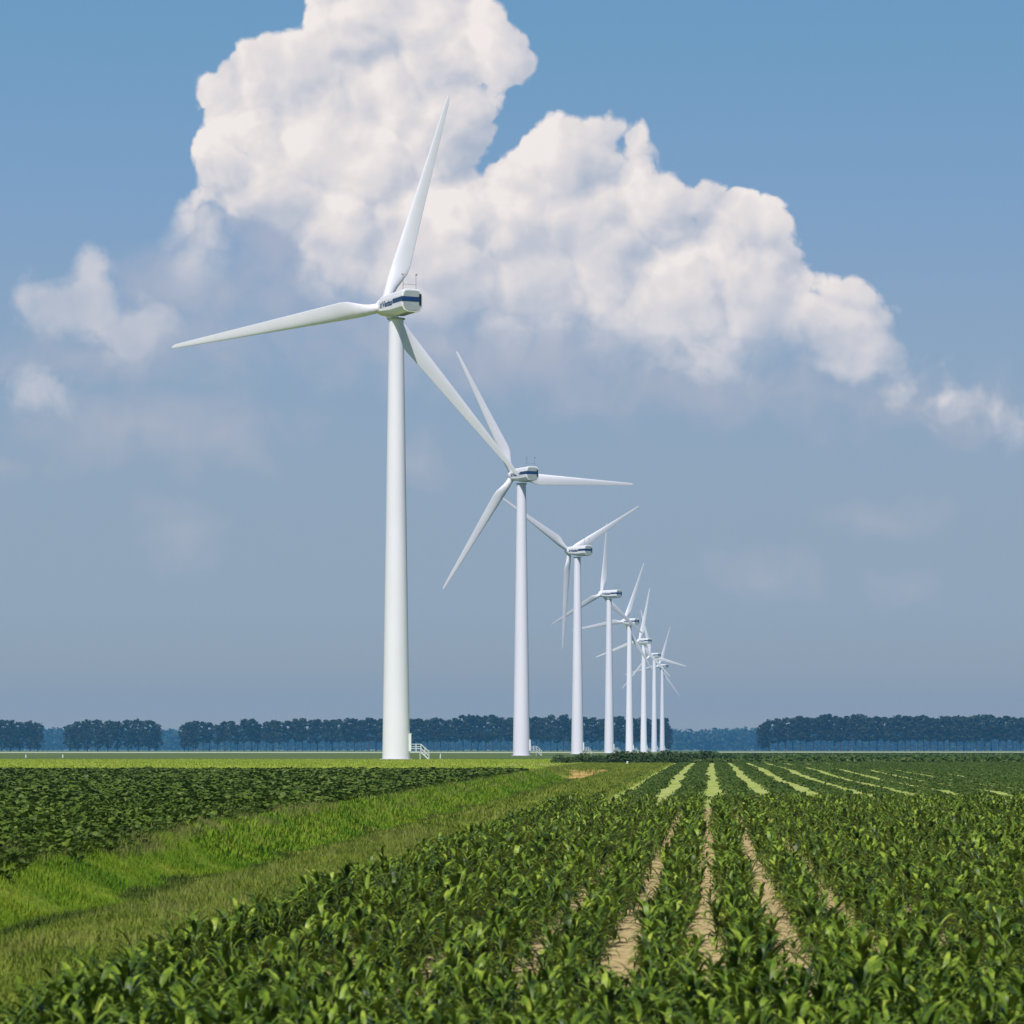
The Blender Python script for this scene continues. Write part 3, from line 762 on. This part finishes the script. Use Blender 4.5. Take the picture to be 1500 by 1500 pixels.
def build_grass():
    def pts(n, y0, y1, x0, x1, pw=1.0):
        y = y0 + (y1-y0)*rng.random(n)**pw; x = rng.uniform(x0, x1, n); return np.column_stack([x, y, height(x, y)])
    A = pts(70000, 19, 80, -13.0, -4.0, 1.15); A = A[A[:,0] > -.2136*A[:,1]-1.5]
    B = pts(56000, 78, 345, -13.0, -4.0, 1.25)
    def spread(name, tufts, P, m, label, lo=.5, hi=1.25):
        o = scatter(name, [tuft(*tufts) for _ in range(10)], P, rng.uniform(0, 6.28, len(P)), rng.uniform(lo, hi, len(P))*(1+.45*np.sin(P[:,0]*2.1+.7*np.sin(P[:,1]*.9))*np.sin(P[:,1]*1.3+P[:,0])), [MAT[m]])
        tag(o, label, 'grass', 'ditch grass', 'stuff')
    wav = lambda P: P[:,0] + .35*np.sin(P[:,1]*.31) + .25*np.sin(P[:,1]*.83+1)
    far = lambda P: (wav(P) < -10.6)&(P[:,1] < 257)
    spread('slope_grass', (8, .11, .011, .13, 1.0), A[far(A)], 'slope_grass', 'vivid green grass on the far slope of the ditch')
    spread('bank_grass', (8, .10, .011, .13, 1.0), A[~far(A)], 'grass', 'olive green grass on the near bank of the ditch')
    spread('far_slope_grass', (7, .14, .03, .28, 1.0), B[far(B)], 'slope_grass', 'green grass on the ditch slope running towards the turbines')
    spread('verge_grass', (7, .14, .03, .28, 1.0), B[~far(B)], 'grass', 'olive grass verge running along the maize towards the turbines')
    S = pts(6500, 30, 256, -10.6, -10.05, 1.2); S[:,0] -= .35*np.sin(S[:,1]*.31) + .25*np.sin(S[:,1]*.83+1) ; S[:,2] = height(S[:,0], S[:,1])
    spread('ditch_sedge', (8, .16, .014, .13, .8), S, 'sedge', 'dark sedge standing along the bottom of the ditch', .6, 1.2)
    # taller seeding grass along the crop edge and in drifts on the near bank
    C = np.concatenate([pts(7000, 45, 110, -13.2, -12.2), pts(7000, 110, 300, -13.2, -11.8), pts(3500, 19, 100, -8.0, -4.4, 1.3)])
    C = C[(np.sin(C[:,0]*1.3+C[:,1]*.23)+np.sin(C[:,1]*.61+2) + rng.normal(0, .8, len(C))) > -.2]
    o = scatter('seeding_grass', [tuft(6, .22, .009, .12, .7) for _ in range(10)], C, rng.uniform(0, 6.28, len(C)), rng.uniform(.6, 1.15, len(C)), [MAT['seed_grass']])
    tag(o, 'taller dry seeding grass along the top of the ditch bank', 'grass', 'ditch grass', 'stuff')
    D = pts(20000, 242, 498, -105, -13.0)
    o = scatter('meadow_grass', [tuft(6, .16, .05, .5, .9) for _ in range(8)], D, rng.uniform(0, 6.28, len(D)), rng.uniform(.6, 1.2, len(D)), [MAT['meadow_grass']])
    tag(o, 'bright short meadow grass around the foot of the largest turbine', 'grass', 'meadow grass', 'stuff')

def build_shrubs():
    protos = []
    for k in range(6):
        L_ = leafball(260, .95, .8, 1.15, .14, .05, .9)
        lm = np_mesh('foliage', L_[0], L_[1], MAT['shrub'], None, True)
        m = MB()
        for j in range(5):
            a = random.uniform(0, 6.28); r = random.uniform(.2, .6)
            m.tube((0,0,-.1), (r*math.cos(a), r*math.sin(a), random.uniform(.6, 1.05)), .03, .01, n=5)
        protos.append((lm, m.mesh('stem', MAT['twig'])))
    n = 34
    for i in range(n):
        px = 818 + (1105-818)*(i+random.uniform(-.3,.3))/(n-1); y = random.uniform(352, 372) + 26*i/n
        x = (px-VPX)/FPX*y
        t = tag(empty('low_shrub', (x, y, float(height(x, y)))), 'low dark scrubby bush in the ragged line between ditch and far fields', 'bush', 'scrubby bushes in a ragged line')
        s = random.uniform(.75, 1.25)*(1.15 if 8 < i < 26 else .85); t.scale = (s*1.25, s, s*random.uniform(.75, 1.0)); t.rotation_euler = (0, 0, random.uniform(0, 6.28))
        lm, sm = protos[i % 6]; link('foliage', lm, t); link('stem', sm, t)

def tree_proto(kind):
    """Tall poplar-like tree about 27 m high: (trunk mesh, crown mesh)."""
    m = MB(); H = 27.0
    bole = {'tall': 8.2, 'broad': 3.4, 'ragged': 7.4}[kind]
    pts = [Vector((0,0,-.3))]
    for z in (5, 10, 15, 20): pts.append(Vector((random.uniform(-.4,.4), random.uniform(-.4,.4), z)))
    rad = [.50,.42,.34,.24,.12]
    for i in range(4): m.tube(pts[i], pts[i+1], rad[i], rad[i+1], n=7, caps=False)
    for k in range(9):
        z = random.uniform(bole-1.5, 17); a = random.uniform(0, 6.28); l = random.uniform(2.2, 4.6)
        m.tube((0,0,z), (l*math.cos(a), l*math.sin(a), z+random.uniform(1.5, 4)), .13, .03, n=5, caps=False)
    tr = m.mesh('trunk', MAT['bark'])
    rmax = {'tall': 4.3, 'broad': 6.4, 'ragged': 4.4}[kind]
    parts = []
    ncl = {'tall': 96, 'broad': 130, 'ragged': 84}[kind]
    for c in range(ncl):
        t = random.random()**.8
        z = bole + (H-bole-.8)*t
        prof = min(1, (t+.14)*3.2)*math.sqrt(max(0, 1-max(0,(t-.55)/.50)**3.0))
        a = random.uniform(0, 6.28); r = rmax*prof*math.sqrt(random.random())*random.uniform(.8, 1.1)
        R0 = random.uniform(.95, 1.9)
        V, F, mi = leafball(20, R0, R0, R0*.8, .85, 0, .8)
        flip = rng.random(len(V)//4) < .4
        V = V.copy(); V[np.repeat(flip, 4), 2] *= -.7
        V += np.array([r*math.cos(a), r*math.sin(a), z-.4]); parts.append((V, F, 0))
    V, F, mi = joinq(parts)
    return tr, np_mesh('crown', V, F, MAT['crown'], None, False)

def build_trees():
    tall = [tree_proto('tall') for _ in range(7)] + [tree_proto('ragged') for _ in range(3)]
    broad = [tree_proto('broad') for _ in range(5)]
    def plant(px, y, h, protos, label, group, wide=1.0):
        x = (px-VPX)/FPX*y
        tr, cr = random.choice(protos)
        t = tag(empty('poplar_tree', (x, y, float(height(x, y)))), label, 'tree', group)
        s = h/27; t.scale = (s*wide, s*wide, s); t.rotation_euler = (0, 0, random.uniform(0, 6.28))
        link('trunk', tr, t); link('crown', cr, t)
    Y0 = 2780
    # the long row behind the turbines; lower towards its open end
    g = 'trees in the long row behind the turbines'; lab = 'tall dark tree with bare lower trunk in the long row behind the turbines'
    px = 276.0
    while px < 976:
        t = (px-262)/714
        h = 25.2 + 3.2*min(1, t*3) + (1.6 if .55 < t < .85 else 0) + random.uniform(-1.7, 1.4)
        plant(px, Y0+random.uniform(-10, 10)+(0 if random.random() < .8 else 28), h + random.choice((0, 0, 0, -2.2)), tall, lab, g, random.uniform(.92, 1.12))
        px += random.uniform(8.6, 12.5)
    for px, h in ((270, 22.5), (283, 25), (978, 21.5)):
        plant(px, Y0-15, h, broad, lab, g, .9)
    # two broad clumps standing apart
    g = 'broad trees of the two separate clumps'
    for px, h in ((-14,25.5),(2,26.5),(15,26),(29,24.5),(44,25.5),(55,23.5)):
        plant(px, Y0-30+random.uniform(-14,14), h, broad, "broad dark tree in the clump cut off by the picture's edge", 'broad trees of the clump at the picture edge')
    for px, h in ((103,22.5),(114,25),(128,26.5),(143,26.5),(158,26),(172,25),(188,26.5),(203,27.2),(218,26),(229,23)):
        plant(px, Y0-30+random.uniform(-14,14), h, broad, 'broad dark tree in the short clump with an open gap on both sides', 'broad trees of the short clump between two gaps')
    # the row beyond the striped field
    g = 'trees in the row beyond the striped field'; lab = 'tall dark tree with bare lower trunk in the row beyond the striped field'
    for px, h in ((1117,23), (1127,26.5)): plant(px, Y0-60, h, broad, lab, g, .95)
    px = 1140.0
    while px < 1530:
        plant(px, Y0-60+random.uniform(-10,10)+(0 if random.random() < .6 else 28), 28.2 + (1.4 if px > 1200 else 0) + random.uniform(-1.7, 1.4), tall, lab, g, random.uniform(.92, 1.1))
        px += random.uniform(8.6, 12)
    # far wood on the horizon, one mass
    n = 900
    X = np.concatenate([rng.uniform(-1420, 700, n), rng.uniform(-1420, 700, n)]); Y = rng.uniform(6000, 6300, 2*n)
    Q = np.column_stack([X, Y, np.full(2*n, .4)])
    o = scatter('far_wood', [leafball(70, 12, 12, 36, 4.6, 3, .8) for _ in range(6)], Q, rng.uniform(0, 6.28, 2*n), rng.uniform(.88, 1.10, 2*n)*(1+.05*np.sin(X/70)), [MAT['wood']], smooth=False)
    tag(o, 'far blue wood along the horizon seen in the gaps between the tree rows', 'wood', 'far wood', 'stuff')

def build_small_things():
    def at(px, y): 
        x = (px-VPX)/FPX*y; return (x, y, float(height(x, y)))
    # little white posts
    def post(label, loc, h, r, lean=0):
        t = tag(empty('marker_post', loc), label, 'post'); t.rotation_euler = (R(lean*.4), R(lean), 0)
        m = MB(); m.tube((0,0,-.2), (0,0,h), r, r*.92, n=10); m.build('shaft', MAT['pole_white'], t)
        m = MB(); m.tube((0,0,h), (0,0,h+.06), r*1.12, r*.6, n=10); m.build('cap', MAT['steel'], t)
    post('short white marker post leaning in the grass below the scrubby bushes', at(918, 318), .34, .10, 14)
    post('white marker post standing in the meadow beside the largest turbine', at(645, 560), .75, .10, 2)
    post('small white post at the edge of the meadow before the cut-off clump', at(38, 620), .5, .13)
    post('small white post at the edge of the meadow before the short clump', at(92, 620), .5, .13)

def build_haze():
    m = MB(); m.box(-2590, 2590, -340, 7180, -2.2, 112)
    mt = bpy.data.materials.new('summer_haze'); mt.use_nodes = True; nt = mt.node_tree
    nt.nodes.remove(nt.nodes['Principled BSDF'])
    v = nt.nodes.new('ShaderNodeVolumePrincipled')
    v.inputs['Color'].default_value = HAZE_COL; v.inputs['Density'].default_value = HAZE_DENS; v.inputs['Anisotropy'].default_value = .0
    nt.links.new(v.outputs[0], nt.nodes['Material Output'].inputs['Volume'])
    o = m.build('haze', mt); tag(o, 'thin blue summer haze over the fields', 'haze', None, 'stuff')
HAZE_COL = (.15, .49, 1.0, 1); HAZE_DENS = .23/2800
build_materials(); build_world(); build_camera(); build_ground(); build_turbines()
build_maize(); build_beet(); build_strips(); build_grass(); build_shrubs(); build_trees(); build_small_things(); build_haze()
